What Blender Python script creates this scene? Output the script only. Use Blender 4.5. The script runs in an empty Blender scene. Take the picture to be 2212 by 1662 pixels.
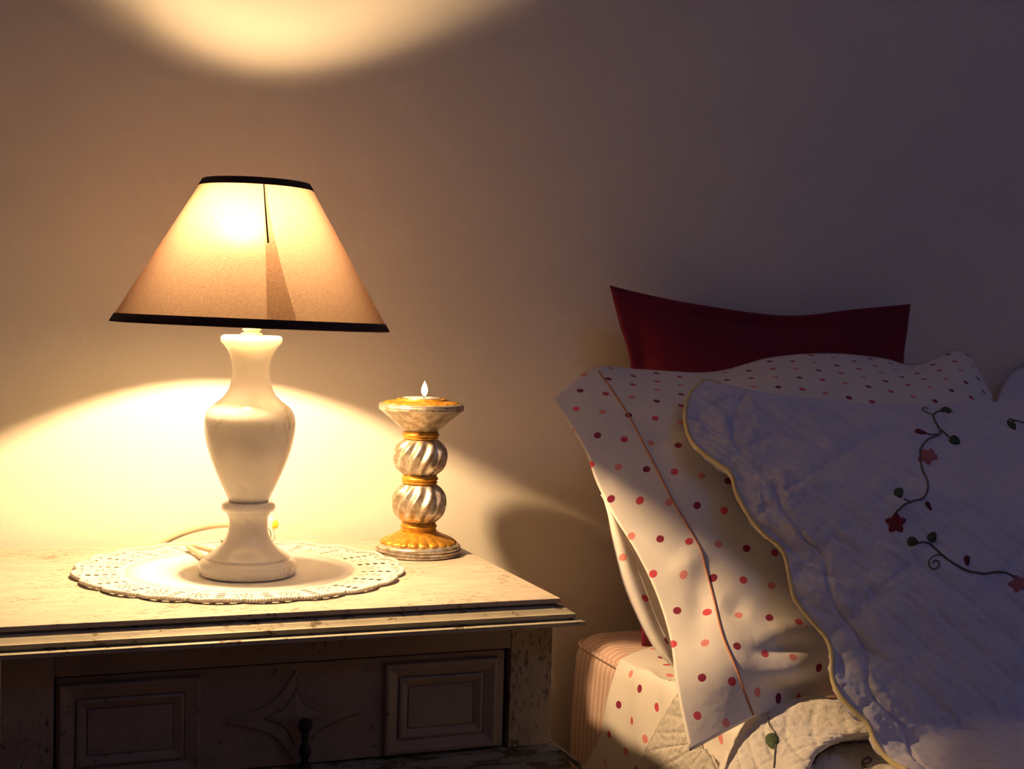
import bpy, math, random
import numpy as np
from mathutils import Vector, Matrix, noise
from mathutils.bvhtree import BVHTree
random.seed(7)
PI = math.pi
S = bpy.context.scene
COL = S.collection
Z0 = 0.65                      # height of the nightstand top above the floor

# ------------------------------------------------------------------ camera
YAW, PITCH, ROLL, FPX = .3684, .0487, .0273, 3008.0
CAM = np.array([-.4716, -1.4387, .2408 + Z0])
def _basis():
    w = np.array([math.sin(YAW) * math.cos(PITCH), math.cos(YAW) * math.cos(PITCH), -math.sin(PITCH)])
    r = np.array([math.cos(YAW), -math.sin(YAW), 0.0]); u = np.cross(r, w)
    c, s = math.cos(ROLL), math.sin(ROLL)
    return c * r + s * u, -s * r + c * u, w
RGT, UPV, FWD = _basis()
cam_d = bpy.data.cameras.new('camera'); cam = bpy.data.objects.new('camera', cam_d); COL.objects.link(cam)
cam_d.sensor_width = 36.0; cam_d.sensor_fit = 'HORIZONTAL'; cam_d.lens = FPX / 2212 * 36
cam_d.clip_start = .02
cam.matrix_world = Matrix(((RGT[0], UPV[0], -FWD[0], CAM[0]), (RGT[1], UPV[1], -FWD[1], CAM[1]), (RGT[2], UPV[2], -FWD[2], CAM[2]), (0, 0, 0, 1)))
S.camera = cam

# ------------------------------------------------------------------ world, light, exposure
S.view_settings.view_transform = 'Standard'; S.view_settings.look = 'None'
S.view_settings.gamma = 1.0; S.view_settings.use_curve_mapping = False
S.view_settings.exposure = 0.0
S.cycles.use_denoising = True
S.cycles.max_bounces = 10; S.cycles.diffuse_bounces = 5
S.cycles.sample_clamp_indirect = 8.0
wd = bpy.data.worlds.new('dusk'); S.world = wd; wd.use_nodes = True
wd.node_tree.nodes['Background'].inputs[0].default_value = (.25, .38, .9, 1)
wd.node_tree.nodes['Background'].inputs[1].default_value = .02
BULB_POWER = 4000.0             # emission strength of the lit bulb
BULB_COL = (1.0, .63, .30)
al = bpy.data.lights.new('dusk_daylight', 'AREA'); alo = bpy.data.objects.new('dusk_daylight', al); COL.objects.link(alo)
al.shape = 'RECTANGLE'; al.size = .9; al.size_y = .6; al.energy = 3.7; al.color = (.28, .39, .95)
alo.location = (.95, -1.75, 2.64); alo.rotation_euler = (0, 0, 0)

# ------------------------------------------------------------------ helpers
def ray(px, py): return RGT * (px - 1106) / FPX - UPV * (py - 831) / FPX + FWD
def at_y(px, py, Y): d = ray(px, py); return CAM + d * ((Y - CAM[1]) / d[1])
def at_x(px, py, X): d = ray(px, py); return CAM + d * ((X - CAM[0]) / d[0])
def at_z(px, py, Z): d = ray(px, py); return CAM + d * ((Z + Z0 - CAM[2]) / d[2])
def at_d(px, py, D): return CAM + ray(px, py) * D
PN = np.array([0, -.72, .694]); PP = np.array([0, -.16, .19 + Z0])   # the plane the bed pillows lean in
def at_p(px, py, b):
    d = ray(px, py); return CAM + d * ((b + PN @ (PP - CAM)) / (PN @ d))

def mesh_obj(name, V, F, mat=None, parent=None, smooth=True, uv=None):
    me = bpy.data.meshes.new(name)
    me.from_pydata([tuple(float(c) for c in v) for v in V], [], [tuple(int(i) for i in f) for f in F])
    if mat: me.materials.append(mat)
    if smooth:
        me.polygons.foreach_set('use_smooth', [True] * len(me.polygons))
    if uv is not None:
        l = me.uv_layers.new(name='UVMap'); idx = np.zeros(len(me.loops), dtype=np.int32); me.loops.foreach_get('vertex_index', idx)
        l.data.foreach_set('uv', np.asarray(uv, dtype=np.float32)[idx].ravel())
    me.update()
    o = bpy.data.objects.new(name, me); COL.objects.link(o)
    if parent is not None:
        o.parent = parent; o.matrix_parent_inverse = Matrix.Translation(-parent.location)
    return o
def empty(name, loc, label, cat):
    o = bpy.data.objects.new(name, None); COL.objects.link(o); o.location = loc; o.empty_display_size = .02
    o['label'] = label; o['category'] = cat; return o
def tag(o, label, cat): o['label'] = label; o['category'] = cat; return o
def struct(o): o['kind'] = 'structure'; return o

class MB:
    def __init__(s): s.V = []; s.F = []
    def add(s, V, F):
        n = len(s.V); s.V += [tuple(v) for v in V]; s.F += [tuple(i + n for i in f) for f in F]
    def box(s, x0, x1, y0, y1, z0, z1, bev=0.0):
        if bev <= 0:
            V = [(x, y, z) for x in (x0, x1) for y in (y0, y1) for z in (z0, z1)]
            s.add(V, [(0, 1, 3, 2), (4, 6, 7, 5), (0, 4, 5, 1), (2, 3, 7, 6), (0, 2, 6, 4), (1, 5, 7, 3)]); return s
        import bmesh
        bm = bmesh.new(); bmesh.ops.create_cube(bm, size=1)
        for v in bm.verts: v.co = Vector(((x0 + x1) / 2 + v.co.x * (x1 - x0), (y0 + y1) / 2 + v.co.y * (y1 - y0), (z0 + z1) / 2 + v.co.z * (z1 - z0)))
        bmesh.ops.bevel(bm, geom=list(bm.edges), offset=bev, segments=2, profile=.5, affect='EDGES')
        bm.verts.index_update(); s.add([v.co[:] for v in bm.verts], [[v.index for v in f.verts] for f in bm.faces]); bm.free(); return s
    def lathe(s, prof, c, n=64, rfun=None, cap=True):
        V = []; F = []; m = len(prof)
        for k, (r, z) in enumerate(prof):
            for i in range(n):
                a = 2 * PI * i / n; rr, zz = (r, z) if rfun is None else rfun(r, z, a, k)
                V.append((c[0] + rr * math.cos(a), c[1] + rr * math.sin(a), c[2] + zz))
        for k in range(m - 1):
            for i in range(n):
                j = (i + 1) % n; F.append((k * n + i, k * n + j, (k + 1) * n + j, (k + 1) * n + i))
        if cap:
            F.append(tuple(range(n))[::-1]); F.append(tuple((m - 1) * n + i for i in range(n)))
        s.add(V, F); return s
    def tube(s, pts, r, n=8, flat=1.0):
        pts = [Vector(p) for p in pts]; V = []; F = []
        up = Vector((0, 0, 1)); prev = None
        for k, p in enumerate(pts):
            t = (pts[min(k + 1, len(pts) - 1)] - pts[max(k - 1, 0)]); t.normalize()
            if prev is None:
                a = t.cross(up);
                if a.length < 1e-3: a = t.cross(Vector((1, 0, 0)))
            else: a = prev - t * prev.dot(t)
            a.normalize(); prev = a; b = t.cross(a)
            rr = r[k] if isinstance(r, (list, tuple)) else r
            for i in range(n):
                q = 2 * PI * i / n; V.append(p + a * (rr * flat * math.cos(q)) + b * (rr * math.sin(q)))
        for k in range(len(pts) - 1):
            for i in range(n):
                j = (i + 1) % n; F.append((k * n + i, k * n + j, (k + 1) * n + j, (k + 1) * n + i))
        F.append(tuple(range(n))[::-1]); F.append(tuple((len(pts) - 1) * n + i for i in range(n)))
        s.add(V, F); return s
    def build(s, name, mat, parent=None, smooth=True): return mesh_obj(name, s.V, s.F, mat, parent, smooth)

def spl(P, n):                  # Catmull-Rom along axis 0, n samples
    P = np.asarray(P, float); k = len(P)
    E = np.concatenate([[2 * P[0] - P[1]], P, [2 * P[-1] - P[-2]]])
    t = np.linspace(0, k - 1, n); i = np.minimum(t.astype(int), k - 2); f = (t - i).reshape((-1,) + (1,) * (P.ndim - 1))
    a, b, c, d = E[i], E[i + 1], E[i + 2], E[i + 3]
    return .5 * (2 * b + (c - a) * f + (2 * a - 5 * b + 4 * c - d) * f * f + (3 * b - a - 3 * c + d) * f ** 3)
def surf(G, nr, nc):            # rows x cols control grid -> fine grid
    G = np.asarray(G, float); A = spl(G, nr); return spl(A.transpose(1, 0, 2), nc).transpose(1, 0, 2)
def gfaces(nr, nc, off=0, flip=False):
    F = []
    for i in range(nr - 1):
        for j in range(nc - 1):
            q = (off + i * nc + j, off + i * nc + j + 1, off + (i + 1) * nc + j + 1, off + (i + 1) * nc + j)
            F.append(q[::-1] if flip else q)
    return F
def normals(A):
    du = np.gradient(A, axis=1); dv = np.gradient(A, axis=0); n = np.cross(du, dv); n /= np.linalg.norm(n, axis=2, keepdims=True) + 1e-12
    view = CAM - A; s = np.sign((n * view).sum(axis=2)).mean(); return n * (1 if s >= 0 else -1)
def sheet(name, A, thick, mat, parent=None, uv=None):   # a cloth: front grid A and a back at `thick` behind it
    nr, nc = A.shape[:2]; N = normals(A); B = A - N * thick
    V = np.concatenate([A.reshape(-1, 3), B.reshape(-1, 3)]); m = nr * nc
    F = gfaces(nr, nc, 0, True) + gfaces(nr, nc, m)
    rim = [i * nc for i in range(nr)] + [(nr - 1) * nc + j for j in range(1, nc)] + [i * nc + nc - 1 for i in range(nr - 2, -1, -1)] + [j for j in range(nc - 2, 0, -1)]
    for a, b in zip(rim, rim[1:] + rim[:1]): F.append((a, b, b + m, a + m))
    U = None if uv is None else np.concatenate([uv.reshape(-1, 2)] * 2)
    return mesh_obj(name, V, F, mat, parent, True, U)
def closed(name, A, B, mat, parent=None, uv=None):      # two grids sharing the border
    nr, nc = A.shape[:2]; m = nr * nc
    V = np.concatenate([A.reshape(-1, 3), B.reshape(-1, 3)]); idx = np.arange(m).reshape(nr, nc); bidx = idx + m
    bidx[0, :] = idx[0, :]; bidx[-1, :] = idx[-1, :]; bidx[:, 0] = idx[:, 0]; bidx[:, -1] = idx[:, -1]
    F = gfaces(nr, nc, 0, True)
    for i in range(nr - 1):
        for j in range(nc - 1): F.append((bidx[i, j], bidx[i, j + 1], bidx[i + 1, j + 1], bidx[i + 1, j]))
    U = None if uv is None else np.concatenate([uv.reshape(-1, 2)] * 2)
    o = mesh_obj(name, V, F, mat, parent, True, U)
    import bmesh
    bm = bmesh.new(); bm.from_mesh(o.data); bmesh.ops.delete(bm, geom=[v for v in bm.verts if not v.link_faces], context='VERTS')
    bm.to_mesh(o.data); bm.free(); return o

# ------------------------------------------------------------------ materials
def nmat(name):
    m = bpy.data.materials.new(name); m.use_nodes = True; nt = m.node_tree
    return m, nt, nt.nodes['Principled BSDF']
def mk(nt, t, **kw):
    n = nt.nodes.new(t)
    for k, v in kw.items():
        if k[0] == '_': n.inputs[k[1:].replace('_', ' ')].default_value = v
        else: setattr(n, k, v)
    return n
def math_(nt, op, a, b=None, c=None):
    n = nt.nodes.new('ShaderNodeMath'); n.operation = op
    for i, x in enumerate((a, b, c)):
        if x is None: continue
        if isinstance(x, (int, float)): n.inputs[i].default_value = x
        else: nt.links.new(x, n.inputs[i])
    return n.outputs[0]
def mixc(nt, f, a, b):
    n = nt.nodes.new('ShaderNodeMix'); n.data_type = 'RGBA'
    for i, x in ((0, f), (6, a), (7, b)):
        if isinstance(x, (int, float)): n.inputs[i].default_value = x
        elif isinstance(x, tuple): n.inputs[i].default_value = (*x, 1)
        else: nt.links.new(x, n.inputs[i])
    return n.outputs[2]
def noise_(nt, scale, detail=4, rough=.55, coord='Object', stretch=(1, 1, 1), dist=0.0):
    tc = nt.nodes.new('ShaderNodeTexCoord'); mp = nt.nodes.new('ShaderNodeMapping'); mp.inputs['Scale'].default_value = stretch
    nt.links.new(tc.outputs[coord], mp.inputs[0])
    n = mk(nt, 'ShaderNodeTexNoise', _Scale=scale, _Detail=detail, _Roughness=rough, _Distortion=dist); nt.links.new(mp.outputs[0], n.inputs['Vector']); return n.outputs[0]
def ramp(nt, f, a, b, lo=0.0, hi=1.0):
    n = nt.nodes.new('ShaderNodeMapRange'); nt.links.new(f, n.inputs[0]); n.interpolation_type = 'SMOOTHSTEP'
    for i, x in ((1, a), (2, b), (3, lo), (4, hi)): n.inputs[i].default_value = x
    return n.outputs[0]
def bump(nt, bs, h, strength, dist=.001):
    n = mk(nt, 'ShaderNodeBump', _Strength=strength, _Distance=dist); nt.links.new(h, n.inputs['Height']); nt.links.new(n.outputs[0], bs.inputs['Normal'])
def simple(name, col, rough=.6, metal=0.0, nscale=None, nstr=.2, spec=.5, coat=0):
    m, nt, b = nmat(name); b.inputs['Base Color'].default_value = (*col, 1); b.inputs['Roughness'].default_value = rough
    b.inputs['Metallic'].default_value = metal; b.inputs['Specular IOR Level'].default_value = spec; b.inputs['Coat Weight'].default_value = coat
    h = noise_(nt, nscale or 300, 3)
    b_col = mixc(nt, ramp(nt, noise_(nt, (nscale or 300) / 8), .3, .7), tuple(c * .93 for c in col), col); nt.links.new(b_col, b.inputs['Base Color'])
    bump(nt, b, h, nstr); return m

M = {}
def wall_mat(name, col):
    m, nt, b = nmat(name); b.inputs['Roughness'].default_value = .85; b.inputs['Specular IOR Level'].default_value = .2
    f = ramp(nt, noise_(nt, 1.6, 5), .3, .7); nt.links.new(mixc(nt, f, tuple(c * .97 for c in col), col), b.inputs['Base Color'])
    bump(nt, b, noise_(nt, 160, 5, .6), .12, .002); return m
M['wall'] = wall_mat('wall_paint', (.87, .84, .77)); M['ceiling'] = wall_mat('ceiling_paint', (.78, .77, .75))
m, nt, b = nmat('floor_wood'); f = noise_(nt, 8, 6, .6, stretch=(1, 12, 1)); nt.links.new(mixc(nt, f, (.22, .12, .06), (.38, .23, .12)), b.inputs['Base Color']); b.inputs['Roughness'].default_value = .45; M['floor'] = m

def paint(name, col, speck=(.10, .065, .03), amt=.62, stretch=(1, 1, 1), scale=90, bumpy=.35):
    m, nt, b = nmat(name); b.inputs['Roughness'].default_value = .55; b.inputs['Specular IOR Level'].default_value = .35
    g = noise_(nt, 22, 6, .6, stretch=(1, 3, 1)); base = mixc(nt, ramp(nt, g, .3, .7), tuple(c * .80 for c in col), col)
    n1 = noise_(nt, scale, 8, .72, stretch=stretch, dist=.4); n2 = noise_(nt, 14, 3, .5)
    s = math_(nt, 'ADD', n1, math_(nt, 'MULTIPLY', n2, .35)); f = ramp(nt, s, amt + .16, amt + .24)
    f2 = ramp(nt, noise_(nt, scale * 4, 4, .6, stretch=(1, 2, 1)), .60, .72, 0, .45)
    c = mixc(nt, f2, base, tuple(x * .62 for x in col)); c = mixc(nt, f, c, speck)
    nt.links.new(c, b.inputs['Base Color']); bump(nt, b, math_(nt, 'SUBTRACT', g, math_(nt, 'MULTIPLY', f, 1.2)), bumpy, .0012); return m
M['top'] = paint('crackled_ivory_paint', (.53, .46, .39), speck=(.22, .17, .12), amt=.60, stretch=(1, 2.2, 1), scale=150, bumpy=.6)
M['body'] = paint('worn_ivory_paint', (.33, .26, .19), amt=.62, scale=120)
M['stile'] = paint('worn_stile_paint', (.38, .31, .22), speck=(.13, .095, .06), amt=.56, stretch=(2.2, 1, .8), scale=120)
M['mould'] = paint('moulding_paint', (.44, .40, .30), amt=.57, stretch=(.6, 1, 1), scale=110)
M['ledge'] = paint('ledge_paint', (.30, .28, .20), amt=.52, stretch=(.5, 1, 2), scale=90)
M['iron'] = simple('dark_iron', (.03, .028, .025), .5, .6, 400, .5)

m, nt, b = nmat('marble'); v = noise_(nt, 14, 8, .6, dist=2.2); vein = ramp(nt, math_(nt, 'ABSOLUTE', math_(nt, 'SUBTRACT', v, .5)), 0, .035, 1, 0)
vein = math_(nt, 'MULTIPLY', vein, ramp(nt, noise_(nt, 9, 2), .46, .64, 0, .75)); cl = ramp(nt, noise_(nt, 20, 4), .35, .7)
c = mixc(nt, cl, (.80, .77, .72), (.88, .86, .82)); nt.links.new(mixc(nt, vein, c, (.42, .40, .37)), b.inputs['Base Color'])
b.inputs['Roughness'].default_value = .22; b.inputs['Subsurface Weight'].default_value = .45; b.inputs['Coat Weight'].default_value = .5; b.inputs['Coat Roughness'].default_value = .12; b.inputs['Subsurface Radius'].default_value = (.014, .013, .011); b.inputs['Subsurface Scale'].default_value = 1.0; M['marble'] = m
M['brass'] = simple('pale_brass', (.85, .72, .42), .35, .8, 300, .1)
M['trim'] = simple('dark_brown_trim', (.045, .02, .016), .8, 0, 800, .3)
M['cord'] = simple('cream_cord', (.62, .52, .38), .45, 0, 200, .05)
M['linen'] = simple('white_linen', (.92, .90, .86), .9, 0, 1500, .4)
M['lace'] = simple('crochet_lace', (.84, .80, .74), .9, 0, 1800, .8)
M['wax'] = simple('white_wax', (.9, .82, .7), .4, 0, 200, .05)
M['tin'] = simple('tealight_tin', (.85, .75, .6), .3, .9, 300, .1)
M['wick'] = simple('black_wick', (.02, .02, .02), .9)
M['porcelain'] = simple('porcelain', (.85, .82, .75), .2, 0, 200, .05)
M['yellow'] = simple('yellow_bead', (.85, .62, .05), .25, 0, 200, .05)
M['vine'] = simple('embroidery_stem', (.16, .15, .13), .8, 0, 900, .4)
M['leafg'] = simple('embroidery_green', (.055, .085, .03), .7, 0, 1200, .8)
M['budred'] = simple('embroidery_dark_red', (.16, .012, .03), .7, 0, 1200, .8)
M['flrred'] = simple('embroidery_burgundy', (.20, .01, .03), .7, 0, 1200, .8)
M['flrpink'] = simple('embroidery_pink', (.55, .17, .18), .7, 0, 1200, .8)
M['piping'] = simple('cream_piping', (.80, .68, .36), .8, 0, 900, .3)
M['hem'] = simple('pink_hem_cord', (.55, .24, .14), .8, 0, 900, .3)

# lampshade cloth: thin, lets the bulb glow through
m, nt, b = nmat('lampshade_cloth'); nt.nodes.remove(b); out = nt.nodes['Material Output']
w1 = noise_(nt, 1300, 2, .5, stretch=(1, 1, .25)); w2 = noise_(nt, 1500, 2, .5, stretch=(.3, .3, 1.6)); wv = math_(nt, 'ADD', w1, w2)
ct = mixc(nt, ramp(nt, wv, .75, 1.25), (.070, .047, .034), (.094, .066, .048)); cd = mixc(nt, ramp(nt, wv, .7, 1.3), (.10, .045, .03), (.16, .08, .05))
lw = mk(nt, 'ShaderNodeLayerWeight', _Blend=.5); ct = mixc(nt, ramp(nt, lw.outputs['Facing'], .22, .95), ct, (.024, .013, .009))  # outline darkened in the colour, standing in for forward-scattered bulb light
tr = mk(nt, 'ShaderNodeBsdfTranslucent'); df = mk(nt, 'ShaderNodeBsdfDiffuse'); nt.links.new(ct, tr.inputs[0]); nt.links.new(cd, df.inputs[0])
rf = mk(nt, 'ShaderNodeBsdfRefraction', _Roughness=1.0, _IOR=1.45); nt.links.new(ct, rf.inputs[0])
a0 = mk(nt, 'ShaderNodeMixShader', _Fac=.08); nt.links.new(tr.outputs[0], a0.inputs[1]); nt.links.new(rf.outputs[0], a0.inputs[2])
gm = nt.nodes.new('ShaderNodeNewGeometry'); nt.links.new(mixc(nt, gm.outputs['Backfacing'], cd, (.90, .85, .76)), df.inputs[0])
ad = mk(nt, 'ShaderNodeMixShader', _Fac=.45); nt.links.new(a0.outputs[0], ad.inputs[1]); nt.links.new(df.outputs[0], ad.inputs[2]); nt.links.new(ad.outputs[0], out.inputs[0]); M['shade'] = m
m, nt, b = nmat('seam_cloth'); nt.nodes.remove(b); out = nt.nodes['Material Output']
tr = mk(nt, 'ShaderNodeBsdfTransparent'); tr.inputs[0].default_value = (.58, .52, .48, 1); nt.links.new(tr.outputs[0], out.inputs[0]); M['seam'] = m

m, nt, b = nmat('lit_bulb'); b.inputs['Base Color'].default_value = (1, .9, .7, 1); b.inputs['Emission Color'].default_value = (*BULB_COL, 1); b.inputs['Emission Strength'].default_value = BULB_POWER; M['bulb'] = m
m, nt, b = nmat('flame'); b.inputs['Base Color'].default_value = (1, .8, .5, 1); b.inputs['Emission Color'].default_value = (1, .62, .28, 1); b.inputs['Emission Strength'].default_value = 6.0; M['flame'] = m

def leafing(name, col, dark, metal, rough, sc=120):
    m, nt, b = nmat(name); f = ramp(nt, noise_(nt, sc, 7, .7), .42, .62); f2 = noise_(nt, 40, 3)
    c = mixc(nt, f, dark, col); nt.links.new(c, b.inputs['Base Color']); b.inputs['Metallic'].default_value = metal
    nt.links.new(ramp(nt, f2, .3, .7, rough, rough + .18), b.inputs['Roughness']); bump(nt, b, noise_(nt, 260, 5, .6), .35, .0006); return m
M['silver'] = leafing('silver_leaf', (.72, .69, .62), (.44, .36, .26), .8, .30)
M['gold'] = leafing('gold_paint', (.78, .42, .055), (.55, .25, .03), .65, .30)

# polka dots: the UV map is the dot lattice (one dot per unit cell); print only
LA, LB = .030, .037
def dots(name, base=(.86, .82, .80)):
    m, nt, b = nmat(name); tc = nt.nodes.new('ShaderNodeTexCoord'); sp = nt.nodes.new('ShaderNodeSeparateXYZ'); nt.links.new(tc.outputs['UV'], sp.inputs[0])
    u, v = sp.outputs[0], sp.outputs[1]; fu, fv = math_(nt, 'FLOOR', u), math_(nt, 'FLOOR', v)
    du = math_(nt, 'MULTIPLY', math_(nt, 'SUBTRACT', math_(nt, 'FRACT', u), .5), LA); dv = math_(nt, 'MULTIPLY', math_(nt, 'SUBTRACT', math_(nt, 'FRACT', v), .5), LB)
    d = math_(nt, 'SQRT', math_(nt, 'ADD', math_(nt, 'MULTIPLY', du, du), math_(nt, 'MULTIPLY', dv, dv)))
    msk = ramp(nt, d, .0038, .0043, 1, 0); k = math_(nt, 'FLOORED_MODULO', math_(nt, 'ADD', fu, fv), 3)
    k = math_(nt, 'ROUND', k)
    c = mixc(nt, math_(nt, 'GREATER_THAN', k, .5), (.26, .015, .06), (.66, .07, .12)); c = mixc(nt, math_(nt, 'GREATER_THAN', k, 1.5), c, (.82, .30, .28))
    nt.links.new(mixc(nt, msk, base, c), b.inputs['Base Color']); b.inputs['Roughness'].default_value = .75; b.inputs['Specular IOR Level'].default_value = .25
    b.inputs['Sheen Weight'].default_value = .15
    bump(nt, b, noise_(nt, 35, 4, .5), .35, .004); return m
M['dots'] = dots('polka_dot_cotton')
def quiltmat(name, col):
    m, nt, b = nmat(name); b.inputs['Roughness'].default_value = .9; b.inputs['Sheen Weight'].default_value = .2; b.inputs['Specular IOR Level'].default_value = .2
    nt.links.new(mixc(nt, noise_(nt, 30, 4), tuple(c * .93 for c in col), col), b.inputs['Base Color'])
    h = math_(nt, 'ADD', noise_(nt, 140, 5, .6, stretch=(1.6, 1, 1), dist=.6), math_(nt, 'MULTIPLY', noise_(nt, 1400, 2), .25)); bump(nt, b, h, .55, .003); return m
M['quilt'] = quiltmat('white_quilted_cotton', (.80, .76, .72)); M['sham'] = quiltmat('white_sham_cotton', (.80, .79, .93))
m, nt, b = nmat('red_cotton'); nt.links.new(mixc(nt, noise_(nt, 900, 2, stretch=(1, 1, .3)), (.11, .0015, .016), (.18, .003, .028)), b.inputs['Base Color'])
b.inputs['Roughness'].default_value = .85; b.inputs['Sheen Weight'].default_value = .1; b.inputs['Sheen Tint'].default_value = (1, .2, .3, 1); bump(nt, b, noise_(nt, 30, 3), .3, .004); M['red'] = m
m, nt, b = nmat('striped_ticking'); tc = nt.nodes.new('ShaderNodeTexCoord'); sp = nt.nodes.new('ShaderNodeSeparateXYZ'); nt.links.new(tc.outputs['Object'], sp.inputs[0])
fr = math_(nt, 'FRACT', math_(nt, 'MULTIPLY', sp.outputs[1], 95)); d = math_(nt, 'ABSOLUTE', math_(nt, 'SUBTRACT', fr, .5))
s1 = ramp(nt, d, .16, .26); nt.links.new(mixc(nt, s1, (.72, .58, .50), (.62, .40, .35)), b.inputs['Base Color']); b.inputs['Roughness'].default_value = .85; bump(nt, b, noise_(nt, 60, 3), .2, .002); M['stripe'] = m

# ------------------------------------------------------------------ room
def slab(name, a): o = MB().box(*a).build(name, M[{'f': 'floor', 'c': 'ceiling'}.get(name[0], 'wall')], None, False); return struct(o)
slab('wall_back', (-2.1, 2.9, .03, .15, 0, 2.6)); slab('wall_left', (-2.2, -2.1, -3.1, .15, 0, 2.6)); slab('wall_front', (-2.2, 3.0, -3.2, -3.1, 0, 2.6))
slab('floor', (-2.2, 3.0, -3.2, .15, -.1, 0)); slab('wall_right', (2.9, 3.0, -3.1, .15, 0, 2.6))
wf = MB(); wf.box(-2.2, .45, -3.2, .15, 2.6, 2.7); wf.box(1.45, 3.0, -3.2, .15, 2.6, 2.7); wf.box(.45, 1.45, -3.2, -2.10, 2.6, 2.7); wf.box(.45, 1.45, -1.40, .15, 2.6, 2.7)
struct(wf.build('ceiling', M['ceiling'], None, False))
wi = MB(); wi.box(.45, .49, -2.1, -1.4, 2.61, 2.69); wi.box(1.41, 1.45, -2.1, -1.4, 2.61, 2.69); wi.box(.49, 1.41, -2.1, -2.06, 2.61, 2.69); wi.box(.49, 1.41, -1.44, -1.4, 2.61, 2.69)
struct(wi.build('window_1', M['porcelain'], None, False))
struct(MB().box(-2.1, 2.9, .015, .0299, 0, .09, .002).build('baseboard_back', M['porcelain'], None, False))

# ------------------------------------------------------------------ nightstand
NS = empty('nightstand', (-.228, -.17, 0), 'ivory crackle-painted wooden nightstand with carved panelled drawer, under the lamp', 'nightstand')
W, D = .4550, .348
MB().box(-W, 0, -D, 0, Z0 - .0042, Z0, .0007).build('tabletop', M['top'], NS, False)
prof = [(-.003, -.0042), (-.003, -.0058), (.0000, -.0062), (.0022, -.0070), (.0045, -.0083), (.0066, -.0099), (.0086, -.0112), (.0104, -.0118), (.0104, -.0152), (.0088, -.0154), (.0088, -.0168), (.0150, -.0170), (.0165, -.0176), (.0165, -.0208), (.0150, -.0214), (-.02, -.0214)]
V = []; F = []
for o_, z_ in prof: V += [(-W - o_, -D - o_, Z0 + z_), (o_, -D - o_, Z0 + z_), (o_ - .004, -D + .03, Z0 + z_), (-W - o_ + .004, -D + .03, Z0 + z_)]
n = len(prof)
for k in range(n - 1):
    a = k * 4
    for i, j in ((0, 1), (1, 2), (3, 0)): F.append((a + i, a + j, a + 4 + j, a + 4 + i))
F.append(tuple(k * 4 + 2 for k in range(n))); F.append(tuple(k * 4 + 3 for k in range(n))[::-1])
mo = mesh_obj('edge_moulding', V, F, M['mould'], NS, False)
YF = -.343; XL, XR = -.452, -.0045
MB().box(XL + .002, XL + .02, YF + .02, -.004, Z0 - .13, Z0 - .0215).build('side_panel', M['body'], NS, False)
MB().box(XR - .02, XR - .002, YF + .02, -.004, Z0 - .13, Z0 - .0215).build('side_panel', M['body'], NS, False)
MB().box(XL + .02, XR - .02, -.012, -.004, Z0 - .13, Z0 - .0215).build('back_panel', M['body'], NS, False)
MB().box(XL + .02, XR - .02, -.33, -.012, Z0 - .0215, Z0 - .0042).build('frame_board', M['body'], NS, False)
MB().box(XL, -.414, YF, YF + .022, Z0 - .1285, Z0 - .0213, .0008).build('stile', M['stile'], NS, False)
MB().box(-.043, XR, YF, YF + .022, Z0 - .1285, Z0 - .0213, .0008).build('stile', M['stile'], NS, False)
MB().box(-.4138, -.0432, YF + .0003, YF + .022, Z0 - .0420, Z0 - .0213, .0006).build('top_rail', M['body'], NS, False)
YD = YF + .003
dr = MB().box(-.4120, -.0475, YD, YD + .28, Z0 - .1270, Z0 - .0435, .0008).build('drawer', M['body'], NS, False)
def rings(name, x0, x1, z0, z1, pr):
    V = []; F = []
    for ins, p in pr: V += [(x0 + ins, YD - p, z0 + ins), (x1 - ins, YD - p, z0 + ins), (x1 - ins, YD - p, z1 - ins), (x0 + ins, YD - p, z1 - ins)]
    for k in range(len(pr) - 1):
        for i in range(4): j = (i + 1) % 4; F.append((k * 4 + i, k * 4 + j, k * 4 + 4 + j, k * 4 + 4 + i))
    F.append(tuple((len(pr) - 1) * 4 + i for i in range(4)))
    return mesh_obj(name, V, F, M['body'], dr, False)
PR = [(0, -.001), (.0004, .0032), (.0012, .0048), (.0035, .0052), (.012, .0016), (.0128, .0006), (.0132, .0030), (.0150, .0034), (.0205, .0008), (.0212, 0), (.0216, .0012)]
rings('panel', -.4105, -.3035, Z0 - .1262, Z0 - .0480, PR); rings('panel', -.1540, -.0545, Z0 - .1258, Z0 - .0485, PR)
# carved four-pointed rosette with concave sides
def star(hw, hh, nseg=14):
    tips = [(hw, 0), (0, hh), (-hw, 0), (0, -hh)]; out = []
    for k in range(4):
        a, b = tips[k], tips[(k + 1) % 4]
        for i in range(nseg):
            t = i / nseg; x = a[0] + (b[0] - a[0]) * t; z = a[1] + (b[1] - a[1]) * t; q = 1 - .30 * math.sin(PI * t) ** .8 if 0 < t < 1 else 1
            out.append((x * q, z * q))
    return out
V = []; F = []; cx, cz = -.2282, Z0 - .0868
lev = [(.0570, .0375, -.001), (.0570, .0375, .0010), (.0550, .0358, .0024), (.0255, .0235, .0014), (.0250, .0230, .0002), (.0240, .0220, .0026), (.004, .0035, .0045)]
for hw, hh, p in lev: V += [(cx + x, YD - p, cz + z) for x, z in star(hw, hh)]
n = 56
for k in range(len(lev) - 1):
    for i in range(n): j = (i + 1) % n; F.append((k * n + i, k * n + j, (k + 1) * n + j, (k + 1) * n + i))
F.append(tuple((len(lev) - 1) * n + i for i in range(n)))
mesh_obj('rosette', V, F, M['body'], dr, False)
pl = MB(); PX, PY = -.2222, YD - .013
pl.tube([(PX, YD, Z0 - .0925), (PX, PY, Z0 - .0925)], .0022, 10)
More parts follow.
